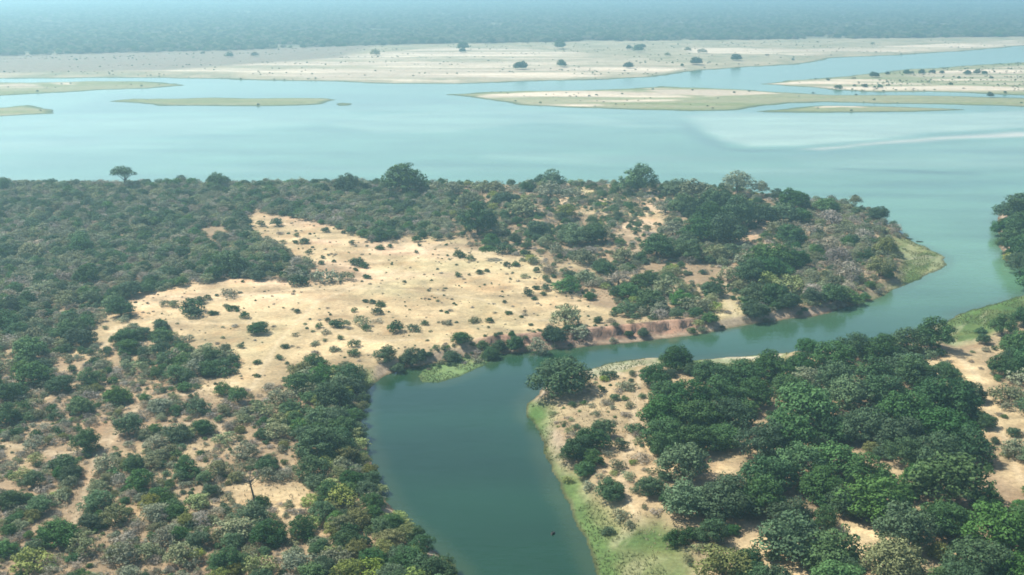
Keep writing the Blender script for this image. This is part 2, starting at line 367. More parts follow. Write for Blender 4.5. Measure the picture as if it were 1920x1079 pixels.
SH = [(gpoly(poly(a)), k) for a, k in (
 ('1280 218 1340 209 1480 214 1800 212 1960 205 2200 215 2200 235 1920 240 1750 252 1640 264 1500 276 1400 277 1345 262 1310 240', 1.0),
 ('1500 280 1620 268 1760 256 1900 247 1960 248 1960 256 1800 262 1650 272 1540 284', 1.05),
 ('600 235 700 215 850 206 960 205 1150 222 1230 240 1000 232 850 250 700 250', .35),
 ('-200 230 300 222 560 215 700 215 600 235 300 260 -200 300', .22),
 ('1450 290 1900 262 2200 262 2200 300 1800 315 1500 310', .15), ('900 285 1250 290 1500 300 1100 310 900 300', .2))]
DK = [(gpoly(poly(a)), k) for a, k in (('1270 226 1285 228 1325 254 1375 278 1480 284 1400 288 1320 276 1290 255', .55),
 ('1560 314 1700 318 1850 325 1830 330 1680 323 1560 319', .9), ('200 176 620 176 830 182 880 195 700 202 560 206 100 214 150 195', .35),
 ('1600 366 1870 366 1870 369 1600 369', .6), ('600 158 1200 154 1200 168 900 172 700 170', .2))]
X, Y, F = fan(460, 620, 130.0, 10500.0, .95)
s_, which = inland(X, Y)
n1 = fbm(X*.4, Y, 40, 21)[:, None]
px, py = to_px(X, Y)
lag = np.clip(sstep(450, 1000, py-0*px), 0, 1)[:, None]
river = TAN([.080,.165,.095]); lagoon = TAN([.008,.034,.014])
# the wide river is silty, the creek behind the point is clear and deep: blend along the creek's mouth
t_ = sstep(530., 330., Y)[:, None]
col = river*(1-t_)+lagoon*t_
for P, k in SH:
    d = dist_poly(P, X, Y); q = (sstep(-6, 14, np.where(inside(P, X, Y), d, -d)+(fbm(X*.3, Y, 20, 22)-.5)*14)*k)[:, None]
    col = col*(1-q)+(TAN([.34,.31,.22]) if k == 1.05 else TAN([.22,.29,.20]))*q
sh = sstep(.50, .72, fbm(X*.22, Y, 60, 81))*sstep(600, 720, Y)*sstep(1500, 1200, Y)*.35; col = col*(1-sh[:, None])+TAN([.17,.25,.17])*sh[:, None]
dp = sstep(.55, .74, fbm(X*.18, Y, 45, 83))*sstep(600, 720, Y)*.35; col = col*(1-dp[:, None])+TAN([.045,.11,.08])*dp[:, None]
for P, k in DK:
    d = dist_poly(P, X, Y); q = (sstep(-8, 14, np.where(inside(P, X, Y), d, -d)+(fbm(X*.3, Y, 20, 23)-.5)*12)*k)[:, None]
    col = col*(1-q)+river*.35*q
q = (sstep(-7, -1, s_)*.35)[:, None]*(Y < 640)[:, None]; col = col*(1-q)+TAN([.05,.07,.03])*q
me = raw_mesh('water', np.stack([X, Y, 0*X], 1), F, [M['water']], col); o = link('river_water', me); o['kind'] = 'structure'

# ------------------------------------------------------------------ foliage meshes
def leaves_mesh(name, m, rs, lobes, leaf, dens, jit=.9, elong=1.5, twig=0):
    """leaf clumps spread over a cloud of lobes (x,y,z,r,flat)"""
    lobes = np.array(lobes); P = []; Nn = []
    for (x, y, z, r, fl) in lobes:
        n = int(dens*4*math.pi*r*r*(.5+.5*fl)/(leaf*leaf))
        d = rs.normal(size=(n, 3)); d /= np.linalg.norm(d, axis=1)[:, None]
        keep = d[:, 2] > -.55-.35*rs.rand(n); d = d[keep]; n = len(d)
        rr = r*(1-.38*rs.rand(n)**2.0 + .10*rs.normal(size=n))
        p = np.stack([x+d[:,0]*rr, y+d[:,1]*rr, z+d[:,2]*rr*fl], 1)
        P.append(p); Nn.append(d)
    P = np.concatenate(P); Nn = np.concatenate(Nn)
    keep = np.ones(len(P), bool)
    for (x, y, z, r, fl) in lobes:
        q = ((P[:,0]-x)**2+(P[:,1]-y)**2+((P[:,2]-z)/fl)**2) < (r*.5)**2
        keep &= ~q
    P = P[keep]; Nn = Nn[keep]; n = len(P)
    nn = Nn+rs.normal(size=(n, 3))*jit*.42; nn[:, 2] += .2; nn /= np.linalg.norm(nn, axis=1)[:, None]
    a = np.cross(nn, rs.normal(size=(n, 3))); a /= np.linalg.norm(a, axis=1)[:, None]; b = np.cross(nn, a)
    sz = leaf*(.6+.8*rs.rand(n))[:, None]
    if twig: a = a*2.2; b = b*twig
    a = a*sz*.5*elong**.5; b = b*sz*.5/elong**.5
    V = np.stack([P-a, P-b*.9+a*.1, P+a, P+b], 1).reshape(-1, 3)
    F = np.arange(4*n).reshape(n, 4)
    V[:, 2] = np.maximum(V[:, 2], .02)
    return V, F
def tube(pts, rads, k=6):
    V = []; F = []; pts = [np.array(p, float) for p in pts]
    for i, (p, r) in enumerate(zip(pts, rads)):
        d = (pts[min(i+1, len(pts)-1)]-pts[max(i-1, 0)]); d /= np.linalg.norm(d)+1e-9
        u = np.cross(d, [.31, .95, .02]); u /= np.linalg.norm(u); w2 = np.cross(d, u)
        for j in range(k):
            a = 2*math.pi*j/k; V.append(p+r*(math.cos(a)*u+math.sin(a)*w2))
    for i in range(len(pts)-1):
        for j in range(k):
            F.append((i*k+j, i*k+(j+1) % k, (i+1)*k+(j+1) % k, (i+1)*k+j))
    return np.array(V), np.array(F)
def join(parts):
    V = []; F = []; o = 0
    for v, f in parts: V.append(v); F.append(f+o); o += len(v)
    return np.concatenate(V), np.concatenate(F)
def dome_lobes(rs, W, z0, z1, n, rf=(.17,.27), shape=1.0):
    """lobe centres of an irregular crown: three to six sub-crowns of unequal size and height, each a rough dome"""
    L = []; m = rs.randint(3, 7); subs = []
    a0 = rs.rand()*6.28; el = .75+.25*rs.rand()
    for j in range(m):
        a = a0+j*6.28/m+rs.uniform(-.5, .5); R_ = W*(rs.uniform(.17, .29) if W < 10 else rs.uniform(.22, .33)); d = max(0, (W*.5-R_)*rs.uniform(.55, 1.05))
        top = z0+(z1-z0)*rs.uniform(.62, 1.0); subs.append((math.cos(a)*d, math.sin(a)*d*el, R_, top))
    subs.append((rs.normal()*W*.04, rs.normal()*W*.04, W*(rs.uniform(.24, .31) if W < 10 else rs.uniform(.30, .36)), z1))
    for (cx, cy, R_, top) in subs:
        k = max(4, int(n*.42*(R_/(W*.25))**1.5)); zc = z0+(top-z0)*.36
        for i in range(k):
            a = i*2.399963+rs.rand()*1.5; se = 1-1.35*(i+.5)/k; c_ = math.sqrt(max(0, 1-se*se)); r = W*rs.uniform(*rf)*rs.uniform(.6, 1.0)
            rad = max(0, R_-r*.6)*rs.uniform(.75, 1.15)
            zz = zc+(se*(top-zc-r*.6)*rs.uniform(.85, 1.08) if se > 0 else se*(zc-z0-r*.2))
            L.append((cx+math.cos(a)*c_**shape*rad, cy+math.sin(a)*c_**shape*rad, max(zz, r*.4), r, rs.uniform(.55, .85)))
    return L
def trunk_parts(rs, lobes, H, r0, lean=.04, nl=5):
    hz = H*.38; tx, ty = rs.normal()*lean*H, rs.normal()*lean*H
    parts = [tube([(0,0,-.4),(tx*.3,ty*.3,hz*.5),(tx,ty,hz)], [r0*1.3, r0, r0*.8], 7)]
    order = sorted(range(len(lobes)), key=lambda i: rs.rand())[:nl]
    for i in order:
        x, y, z, r, fl = lobes[i]
        parts.append(tube([(tx,ty,hz*.9),((x+tx)*.5,(y+ty)*.5,hz+(z-hz)*.45+.3),(x*.95,y*.95,z+r*.2)], [r0*.55, r0*.35, r0*.12], 5))
    return parts
SPEC = {}          # kind -> list of variants: dict(meshes, W)
def make_variant(kind, i, W, H, z0, n, leaf, dens, m, shape=1.0, rf=(.17,.27), trunk=True, twig=0, bushy=False):
    rs = np.random.RandomState(ord(kind[0])*31+i*7+len(kind))
    lobes = dome_lobes(rs, W, z0, H, n, rf, shape)
    V, F = leaves_mesh(kind, m, rs, lobes, leaf, dens, twig=twig)
    q = np.percentile(V[:, :2], [1, 99], axis=0); k = W*1.02/((q[1]-q[0]).mean()); off = (q[0]+q[1])/2       # true to its nominal width
    V[:, :2] = (V[:, :2]-off)*k; lobes = [((x-off[0])*k, (y-off[1])*k, z, r_, fl) for (x, y, z, r_, fl) in lobes]
    crown = raw_mesh('crown_mesh', V, F, [m])
    tm = None
    if trunk:
        tv, tf = join(trunk_parts(rs, lobes, H, W*.028+.05, nl=7 if not bushy else 9)); tm = raw_mesh('trunk_mesh', tv, tf, [M['bark']])
        tm.polygons.foreach_set('use_smooth', np.ones(len(tf), bool))
    SPEC.setdefault(kind, []).append(dict(crown=crown, trunk=tm, W=W, H=H, zc=(H*.5 if not shape < 1 else H*.72), obj=None, root=None))
for i in range(6): make_variant('D', i, 14, 9.2+i*.45, .6, 30, .42, .95, M['D'], rf=(.09,.17))
for i in range(5): make_variant('G', i, 12, 7.8+i*.5, .5, 28, .40, .88, M['G'], rf=(.09,.17))
for i in range(6): make_variant('S', i, 8, 4.6+i*.35, .2, 22, .32, .68, M['S'], rf=(.09,.17))
for i in range(2): make_variant('O', i, 12, 8.0, .4, 26, .40, .85, M['O'], rf=(.09,.17))
for i in range(2): make_variant('F', i, 8, 5.2, .3, 20, .34, .62, M['F'], rf=(.10,.18))
for i in range(4): make_variant('B', i, 8, 4.2+i*.4, .1, 20, .40, .42, M['B'], rf=(.10,.18), twig=.42, bushy=True)
for i in range(2): make_variant('U', i, 11, 9.5, 5.2, 22, .38, .8, M['D'], shape=.75, rf=(.10,.16))
for i in range(2): make_variant('T', i, 10, 10.5, 2.8, 22, .40, .58, M['S'], rf=(.09,.16))
for i in range(5): make_variant('b', i, 4, 2.2+i*.2, .02, 11, .24, .85, M['D'], rf=(.12,.22), trunk=False)
for i in range(4): make_variant('g', i, 4, 2.1+i*.2, .02, 11, .24, .75, M['G'], rf=(.12,.22), trunk=False)
for i in range(5): make_variant('s', i, 4, 1.8+i*.2, .02, 11, .24, .62, M['S'], rf=(.12,.22), trunk=False)
for i in range(3): make_variant('d', i, 4, 1.6+i*.2, .02, 11, .30, .50, M['B'], rf=(.12,.22), trunk=False, twig=.42)
for i in range(2): make_variant('f', i, 4, 2.0, .02, 11, .24, .70, M['F'], rf=(.12,.22), trunk=False)
TREES = 'DGSOFBUT'

# ------------------------------------------------------------------ what stands where: crown centre x, crown centre y, crown width (photo px), kind
HAND = '''
1050 703 100 D|1268 672 62 D|1228 706 58 D|1302 692 34 D|1340 706 70 D|1395 700 74 D|1450 690 72 D|1500 682 60 D|1440 668 38 G|1562 668 70 D|1605 652 62 D|1652 655 68 D
1700 640 66 D|1748 632 74 D|1640 692 78 G|1700 684 72 D|1560 712 78 D|1512 708 56 T|1480 728 70 D|1420 738 74 D|1360 742 78 D|1300 742 78 D|1252 738 68 D|1248 778 80 D
1312 782 88 D|1375 778 80 D|1245 818 78 D|1305 826 78 D|1355 818 66 D|1510 768 110 G|1590 742 88 G|1652 734 78 D|1722 704 78 D|1772 748 100 D|1818 736 48 D|1700 774 98 D
1775 802 100 D|1690 815 88 D|1620 798 88 D|1562 802 70 D|1480 818 98 G|1432 832 84 D|1822 835 84 D|1764 856 86 D|1700 850 70 D|1562 862 86 G|1622 885 80 D|1492 874 88 G
1440 892 86 D|1282 868 94 G|1540 905 78 D|1222 912 54 D|1145 914 54 D|1292 934 96 G|1362 930 104 D|1424 934 84 D|1480 962 78 D|1492 1000 132 G|1556 1022 110 G|1590 942 70 D
1642 934 122 G|1782 905 126 G|1722 896 70 D|1700 994 106 G|1772 972 88 D|1852 944 60 D|1872 996 122 G|1832 1046 104 D|1672 1042 116 O|1906 1062 90 G|1802 1078 80 D|1960 1000 110 D
1570 1085 100 G|1268 1000 46 D|1358 1052 108 O|1450 1090 80 D|1880 612 50 D|1912 642 68 D|1888 688 56 D|1892 736 66 S|1916 706 54 S|1906 842 54 S|1846 636 26 D|1925 596 50 D
1950 680 90 D|1960 760 80 D|1960 860 90 G|1082 842 56 D|1112 824 58 D|1132 806 42 G|1096 872 38 D|1062 848 34 S|1110 860 40 D
1894 392 54 D|1930 388 76 D|1884 418 44 D|1922 424 68 D|1900 452 48 D|1936 462 70 D|1896 474 30 F|1915 488 50 D|1975 420 90 D|1970 478 80 D|2030 440 100 D
1196 342 66 G|1172 348 30 S|1265 350 48 G|1305 358 58 S|1385 342 50 T|1427 354 30 T|1458 356 22 D|1490 374 56 D|1340 380 68 D|1282 382 60 G|1248 388 42 S|1332 412 74 D
1382 404 78 D|1422 402 56 D|1312 432 58 D|1362 430 78 D|1470 400 56 G|1500 402 48 D|1466 430 48 S|1482 442 48 D|1550 384 44 G|1604 376 24 T|1646 400 36 D|1600 412 34 B
1560 410 48 B|1522 430 48 B|1262 430 48 S|1292 446 38 G|1232 462 66 D|1292 470 58 G|1342 476 48 S|1396 482 48 S|1452 480 78 G|1492 486 48 D|1442 502 66 D|1404 512 56 D
1480 530 58 F|1440 522 42 F|1532 546 46 B|1420 550 58 G|1452 552 56 D|1480 562 48 D|1416 576 46 D|1526 556 38 D|1562 546 56 G|1602 548 38 G|1625 480 28 D|1600 448 28 D
1660 462 46 O|1650 500 56 O|1590 512 56 B|1570 482 56 B|1552 460 48 B|1622 440 38 B|1582 430 38 S|1332 594 32 G|1220 520 48 G|1252 540 58 S|1200 532 46 G|1280 560 48 G
1220 566 56 G|1302 570 56 S|1176 580 38 G|1240 582 42 S|1180 546 42 G|1160 522 48 B|1132 500 44 D|1100 520 44 S|1062 532 48 G|1170 480 46 S|1130 440 44 S|1340 540 46 G
1365 515 40 S|1370 470 40 G|1036 336 44 G|1014 338 26 D|1032 356 48 S|986 350 26 D|968 352 26 S|930 352 40 S|905 350 42 S|850 356 42 S|880 376 48 S|944 372 38 D|980 392 48 S
755 340 74 G|650 346 48 D|680 352 30 D|812 350 30 S|896 414 78 D|932 432 38 S|1010 430 48 D|1080 440 62 G|1110 440 50 D|1062 396 44 O|1050 470 38 S|1096 482 48 S|1075 365 36 S
912 466 32 U|232 326 44 U|236 342 26 S|271 337 20 D|98 342 20 D|120 346 20 D|10 347 30 D|405 340 38 G|440 342 20 S|500 337 18 D|150 445 42 G|152 462 44 D|265 396 34 D
264 418 30 D|230 364 26 D|486 372 24 D|306 446 28 D|430 497 58 G|400 512 40 D|242 540 48 D|170 556 44 G|212 566 44 G|226 578 46 D|20 570 44 D|10 604 48 D|55 655 60 G
118 622 48 G|150 634 48 D|236 628 44 D|242 648 38 D|302 612 26 D|300 650 44 G|340 660 40 G|160 520 46 D|80 540 50 S|330 500 44 S|60 470 46 S
483 614 36 D|866 634 34 D|848 652 30 D|772 660 44 D|722 664 40 D|745 678 24 G|1060 598 60 S|1086 618 40 S|1040 622 44 D|965 634 36 D|935 638 30 D|1010 638 40 S|905 640 26 G
655 702 56 D|625 742 66 D|640 716 52 G|560 716 56 G|598 700 50 G|530 740 54 S|500 764 56 S|662 772 38 D|602 780 58 G|600 832 80 D|640 840 56 D|560 800 48 G|520 806 50 S
446 742 40 G|420 730 36 G|682 730 26 G|676 790 24 G|660 900 44 D|640 872 40 S|622 924 52 D|590 900 40 G|688 920 40 G|600 960 52 G|566 990 50 D|470 960 64 G|440 990 66 S
500 1000 60 D|490 1060 66 F|420 1050 60 D|640 980 50 O|700 940 44 D|716 990 46 G|740 960 40 F|760 1000 44 O|790 1024 50 D|770 1050 60 D|830 1060 46 O|700 1050 50 D|640 1040 60 S
560 1050 60 S|600 1015 44 S|350 880 52 G|330 810 54 G|290 830 40 S|240 800 50 G|200 870 50 S|120 870 50 G|160 830 50 D|60 830 44 S|60 900 44 G|20 940 44 D|110 930 40 S
180 940 50 G|215 965 56 O|170 980 40 D|110 1000 66 D|160 1020 60 S|60 1050 66 F|230 1040 60 S|300 1010 60 S|340 1040 60 S|290 960 50 S|300 930 40 D|330 960 40 D|260 905 50 G
370 1010 46 D|250 870 44 D|370 940 50 F|410 880 46 S|460 850 50 S|420 820 44 S|370 760 46 G|300 760 50 S|220 740 50 G|150 760 50 G|60 700 60 G|20 730 50 D|10 780 44 D
110 720 44 D|170 710 40 G|330 700 44 G|390 690 40 D|380 800 40 D|395 920 30 D|500 870 40 D|530 890 36 S
'''
BUSH = '''
429 549 30 s|450 548 10 s|406 553 8 b|436 576 22 b|423 571 12 s|402 586 15 b|458 591 20 b|440 610 13 d|513 611 9 d|557 583 13 b|663 582 13 b|685 563 12 b|699 565 14 b|714 570 18 b
708 583 22 b|614 600 11 b|597 612 17 b|631 607 28 b|650 605 18 s|612 624 18 s|639 634 13 b|677 603 35 s|687 615 22 g|708 601 22 d|654 615 14 d|741 613 34 b|777 613 28 g|796 605 15 b
555 627 14 s|534 648 16 b|450 648 15 b|423 651 18 b|408 644 10 d|590 644 18 s|592 661 18 d|610 638 12 s|628 654 20 s|664 645 22 g|663 661 22 g|525 670 15 b|575 672 15 b|482 677 16 b
483 703 12 b|501 725 16 b|453 709 6 d|544 688 18 s|460 733 24 d|425 668 40 s|435 674 30 b|412 680 35 b|444 684 15 b|437 695 20 b|418 696 30 b|555 515 42 s|560 525 36 b|618 520 50 s
650 520 30 s|690 520 12 b|530 525 20 d|590 520 28 s|535 500 20 s|519 418 24 b|458 402 24 d|490 419 18 b|546 419 7 d|610 430 18 b|554 433 7 s|555 441 12 b|554 453 12 b|571 451 20 b
525 437 14 d|532 454 12 s|419 452 14 b|473 450 25 f|496 448 10 d|578 473 14 b|540 471 15 s|517 467 14 b|610 467 7 d|627 479 7 d|606 483 10 b|616 479 6 b|602 493 13 b|626 490 9 b
658 438 15 s|659 454 14 b|644 435 10 b|675 436 12 b|694 436 12 b|687 453 8 d|697 454 7 b|712 463 17 b|731 461 11 b|737 452 18 d|708 448 18 b|748 442 15 s|769 435 12 b|781 449 17 b
787 460 9 b|781 473 9 b|784 484 4 d|669 490 28 b|683 497 19 b|666 505 9 b|685 519 12 b|839 479 6 b|862 475 24 b|881 483 20 g|821 484 5 d|856 496 6 b|950 496 15 b|967 495 17 b
899 510 15 b|913 508 11 b|860 515 14 b|827 512 8 d|959 513 6 d|984 518 15 s|985 475 20 b|1010 471 12 d|1042 469 18 b|1002 491 22 s|943 465 34 b|809 525 6 b|836 539 6 b|821 542 5 d
805 562 6 b|815 559 5 b|821 565 8 s|847 561 7 d|827 583 7 b|925 570 8 d|946 566 9 b|961 574 7 d|954 586 13 b|984 590 12 d|918 599 16 b|890 599 24 s|992 549 22 b|1002 559 12 b
1005 539 15 b|1024 539 24 g|1019 551 12 b|1008 568 8 d|837 605 18 s|844 582 10 d|943 556 5 b|290 553 6 d|268 586 7 d|287 584 6 d|312 570 22 s|327 571 22 s|358 572 42 b|362 584 34 b
375 563 22 b|390 557 15 b|396 586 15 b|348 634 26 s|312 632 20 b|298 605 25 b|383 654 9 b|394 657 10 b|392 680 18 b|229 597 25 s|198 613 15 s|275 678 24 b|237 674 24 b|135 690 20 b
1143 701 28 b|1110 721 16 s|1176 721 36 s|1204 742 16 g|1172 746 16 g|1182 758 24 s|1145 752 16 s|1074 758 16 b|1159 768 6 d|1188 801 38 g|1167 835 30 b|1204 835 10 b|1192 833 5 b
1159 874 34 s|1204 858 36 d|1180 892 28 s|1102 904 26 s|1228 884 28 s|1163 957 34 s|1139 978 24 b|1180 974 20 s|1310 998 36 b|1310 1022 34 s|1290 1039 22 s|1387 1070 40 b|1058 793 16 s
1066 884 24 f|1346 835 30 f|1888 850 22 s|1875 775 16 d|1850 655 16 s|1862 700 14 s|1840 690 10 d|1365 585 14 d|1355 602 10 b
'''
# filled by the loops below: zone, photo polygon, spacing in m, kinds with weights, crown width range in m, share of places kept, place words
ZONES = [
 ('the dense dark wood on the right bank', '1230 700 1330 690 1480 660 1620 640 1720 620 1780 640 1770 680 1850 740 1870 900 1860 950 1990 900 2150 950 2150 1150 1300 1150 1380 1040 1280 1000 1240 960 1200 930 1230 900 1240 860 1200 800 1190 740', 7.5, 'D7 G2 b5 O1 g2', (3.5, 8), .7),
 ('the dry open strip at the right edge', '1740 640 1880 600 2100 560 2900 500 2900 1150 2150 1150 1990 900 1860 960 1880 900 1850 760 1800 720', 6.5, 's4 g2 d4 b2 S2 D1', (2.5, 7), .5),
 ('the sandy flat beside the right bank', '1030 740 1100 700 1310 685 1330 700 1230 730 1200 800 1240 870 1200 930 1280 990 1400 1040 1380 1150 1250 1060 1180 970 1120 900 1050 830', 3.8, 's5 b2 d5 f2 g3', (1.2, 4.2), .66),
 ('the pale sandy clearing', ' '.join('%d %d' % tuple(p) for p in CLEAR_PX), 4.2, 'b3 d7 s4', (.5, 1.9), .36),
 ('the bushy creek bank left of the water', '560 690 690 690 740 690 700 730 680 760 686 840 712 900 740 950 790 1010 860 1080 900 1150 600 1150 560 1000 590 900 540 800', 4.2, 'D4 G6 O3 F2 g3 b2 S2', (4.5, 8.5), 1.0),
 ('the grey thicket at the tip of the point', '1470 372 1600 376 1690 425 1715 458 1690 480 1660 540 1600 570 1500 590 1480 520 1500 450', 3.4, 'B3 S8 d3 s6 g3 b1 G1', (3, 7), 1.0),
 ('the wooded point between creek and river', '840 340 1100 340 1250 340 1440 350 1540 380 1500 450 1490 590 1400 608 1300 622 1120 610 1120 580 1060 552 1015 545 1000 500 960 480 900 466 840 455', 3.3, 'S6 G4 D2 B3 s7 g4 b3 F1 d6', (2.2, 6.8), .74),
 ('the red bank above the creek', '700 700 780 650 900 635 1100 610 1300 624 1420 606 1640 560 1650 565 1420 610 1285 634 1060 657 880 668 760 692 720 708', 3.0, 'b6 s4 g3 D2 d3 B1', (2, 6), .85),
 ('the grey-green wood along the river', '-420 342 840 342 860 462 760 445 700 452 600 420 480 398 450 415 520 470 590 500 560 530 420 525 240 560 -420 570', 3.8, 'S9 G5 B4 D2 s3', (4, 8), 1.3),
 ('the wood left of the clearing', '-420 570 240 556 240 590 330 610 350 652 440 665 410 700 -420 700', 3.6, 'S7 G6 D3 B2 g3 b2 s4 d2', (3.4, 8), 1.1),
 ('the open scrub in the left foreground', '-420 690 410 700 470 740 570 690 620 760 590 900 600 1150 -420 1150', 2.3, 'S7 G4 B5 s16 g7 d16 b5 D1 O3 F1', (1.5, 5.8), .95),
 ('the wooded island at the right edge', '1880 395 2400 395 2400 480 2100 512 1925 500 1880 480', 5.5, 'D6 G2 b2', (5, 10), .9),
]
FARTREES = '''703 101 22 S|868 89 24 G|867 96 14 D|976 125 26 D|1053 122 20 D|1050 86 26 G|1178 124 20 D|1196 93 22 G|1180 91 12 D|1205 88 12 D|1305 116 22 D|1318 97 20 S|1279 123 8 D|1252 104 12 S
1380 110 20 D|1290 94 14 S|1438 105 10 B|1487 111 7 D|1636 84 10 S|430 104 18 G|478 104 16 S|380 101 10 S|1858 172 14 D|1783 157 8 D|1859 145 8 D|1798 145 7 D|1640 140 18 D|1700 135 14 D
1708 136 12 S|1728 134 14 D|1748 134 12 D|1766 135 10 D|1664 137 9 D|1814 136 14 D|1832 135 14 D|1846 136 12 D|1740 153 9 s|1572 161 16 b|1602 160 8 b|1622 160 14 b|1640 163 7 b|1526 163 6 b
1553 149 8 b|1650 162 12 b|1895 144 6 s|1885 172 8 b|1600 146 10 s|1822 146 8 s'''

def parse(s):
    out = []
    for q in s.replace('\n', '|').split('|'):
        q = q.split()
        if len(q) == 4: out.append((float(q[0]), float(q[1]), float(q[2]), q[3]))
    return out
def nominal(kind): v = SPEC[kind][0]; return v['W'], v['zc']
items = []                       # x, y, W, kind, place, hand
for (cx, cy, wp, k) in parse(HAND)+parse(BUSH)+parse(FARTREES):
    W0, zc0 = nominal(k); z = 2.5
    far = cy < 200
    x, y = ground_at(cx, cy, 2.0 if not far else 1.2)
    for _ in range(3):
        W = wp*(1.0 if not far else .9)/scale_at(x, y, z); x, y = ground_at(cx, cy, (2.6 if not far else 1.2)+zc0*W/W0)
    place = 'the far sandy shore' if far else None
    items.append([float(x), float(y), float(W), k, place, True])
rnd = random.Random(11)
cell = 8.0; H_ = {}
def addh(it): H_.setdefault((int(it[0]//cell), int(it[1]//cell)), []).append(it)
def clash(x, y, W, f):
    cx, cy = int(x//cell), int(y//cell)
    for i in range(-2, 3):
        for j in range(-2, 3):
            for q in H_.get((cx+i, cy+j), ()):
                if (q[0]-x)**2+(q[1]-y)**2 < (f*(q[2]+W)*.5)**2: return True
    return False
for it in items: addh(it)
zp = [gpoly(poly(z[1]), 3.0) for z in ZONES]
# cleared gaps where the photo shows bare soil inside the woods
GAPS = [gpoly(poly(s), 2.5) for s in (
 '1080 356 1110 356 1110 366 1080 366', '1205 385 1240 388 1235 399 1205 397', '1200 408 1245 410 1240 420 1200 418', '1400 432 1440 432 1435 455 1405 450', '1365 452 1378 452 1380 495 1368 495',
 '1340 570 1395 570 1390 618 1345 618', '165 620 205 590 225 620 215 660 180 655', '430 905 600 905 610 935 560 948 440 945', '180 800 240 800 230 840 180 840', '90 840 140 850 120 880 70 870', '1090 395 1110 400 1105 440 1090 430', '1230 400 1250 380 1262 400 1240 420', '1120 540 1150 555 1140 590 1120 585', '1290 500 1310 490 1320 530 1300 540', '1170 430 1190 440 1180 470 1165 460',
 '130 940 150 935 160 1000 120 985', '1330 852 1375 852 1385 890 1340 900', '1395 995 1445 1000 1440 1050 1400 1030', '1590 1000 1630 1000 1640 1035 1600 1040', '1735 1050 1790 1045 1780 1079 1720 1079',
 '1850 905 1885 910 1875 940 1850 940', '100 680 150 685 145 700 95 700', '190 675 215 670 215 690 190 690', '370 740 440 720 460 735 410 770 380 770', '1530 880 1545 880 1560 950 1540 950',
 '1200 500 1260 495 1240 515 1190 515', '1320 520 1350 510 1345 550 1310 545', '930 340 960 345 950 352 935 352', '370 430 420 425 430 440 390 450', '1500 420 1540 430 1520 440 1500 440', '1365 795 1400 790 1450 820 1440 840 1400 825', '1520 700 1545 700 1545 725 1525 725', '1605 760 1640 745 1640 775 1610 780', '1210 975 1260 960 1290 1000 1270 1030 1230 990', '1470 1040 1500 1060 1480 1079 1450 1060')]
def wpick(s):
    a = [(q[0], float(q[1:])) for q in s.split()]; t = rnd.random()*sum(v for _, v in a)
    for k, v in a:
        t -= v
        if t <= 0: return k
    return a[-1][0]
fills = []
_TS = [(a[0], a[1], b[0], b[1]) for T_ in TRAILS for a, b in zip(T_[:-1], T_[1:])]
_TSA = np.array(_TS)
def dist_tr(x, y):
    ex = _TSA[:, 2]-_TSA[:, 0]; ey = _TSA[:, 3]-_TSA[:, 1]
    t = np.clip(((x-_TSA[:, 0])*ex+(y-_TSA[:, 1])*ey)/(ex*ex+ey*ey), 0, 1)
    return math.sqrt(((x-_TSA[:, 0]-t*ex)**2+(y-_TSA[:, 1]-t*ey)**2).min())
for zi, z in enumerate(ZONES):
    P = zp[zi]; sp = z[2]; x0, y0 = P.min(0); x1, y1 = P.max(0)
    gx, gy = np.meshgrid(np.arange(x0, x1, sp), np.arange(y0, y1, sp)); rs = np.random.RandomState(40+zi)
    gx = (gx+rs.uniform(-.48, .48, gx.shape)*sp).ravel(); gy = (gy+rs.uniform(-.48, .48, gy.shape)*sp).ravel()
    keep = inside(P, gx, gy)
    for q in range(zi): keep &= ~inside(zp[q], gx, gy)
    for g in GAPS: keep &= ~inside(g, gx, gy)
    gx, gy = gx[keep], gy[keep]
    if not len(gx): continue
    s, wh = inland(gx, gy); vg = verge(gx, gy)
    cl = fbm(gx, gy, 22, 31+zi); dc = dist_poly(PALE[0], gx, gy)
    pf = .35+.65*sstep(0, 20, dc) if zi in (6, 9, 10) else np.ones(len(gx))
    for x, y, si, wi, vi, c, pq in zip(gx, gy, s, wh, vg, cl, pf):
        if (si < 9 and 1075 < to_px(x, y, 2)[0] < 1275 and rnd.random() < .8 and 500 > y > 380) or si < .3 or (vi > .5 and rnd.random() > .06): continue
        if dist_tr(x, y) < 1.6: continue
        if rnd.random() > pq*z[5]*(1.35 if c > .55 else .72 if c < .40 else 1.02): continue
        k = wpick(z[3]); a, b = z[4]; W = a+(b-a)*rnd.random()**1.7
        if k in 'bgsdf' and z[4][1] > 5: W *= .65
        if si < 4 and W > 6: W = 5
        if clash(x, y, W, .62 if z[5] < .7 else .40): continue
        it = [x, y, W, k, z[0], False]; addh(it); fills.append(it)
items += fills
A = np.array([[i[0], i[1]] for i in items]); s0, _w = inland(A[:,0], A[:,1])
ZM = {}
for it, si in zip(items, s0):
    if not it[5] or si > .8: continue
    W0, zc0 = nominal(it[3]); zc = 2.0+zc0*it[2]/W0; px_, py_ = to_px(it[0], it[1], zc)
    best = None
    for st in range(1, 40):
        y = it[1]-st*.8*(1 if it[1] < 1000 else 3); x = it[0]*y/it[1]
        if float(inland(np.array([x]), np.array([y]))[0][0]) > 1.0: best = (x, y); break
    if best:
        zn = CAM_H-(CAM_H-zc)*best[1]/it[1]; it[0], it[1] = best; ZM[id(it)] = min(1.7, max(1.0, (zn-1.5)/(zc-2.0)))
A = np.array([[i[0], i[1]] for i in items]); hz, sI, wI, vI, cI = height(A[:,0], A[:,1], True)
for it, z_ in zip(items, hz): it.append(max(float(z_), .05))
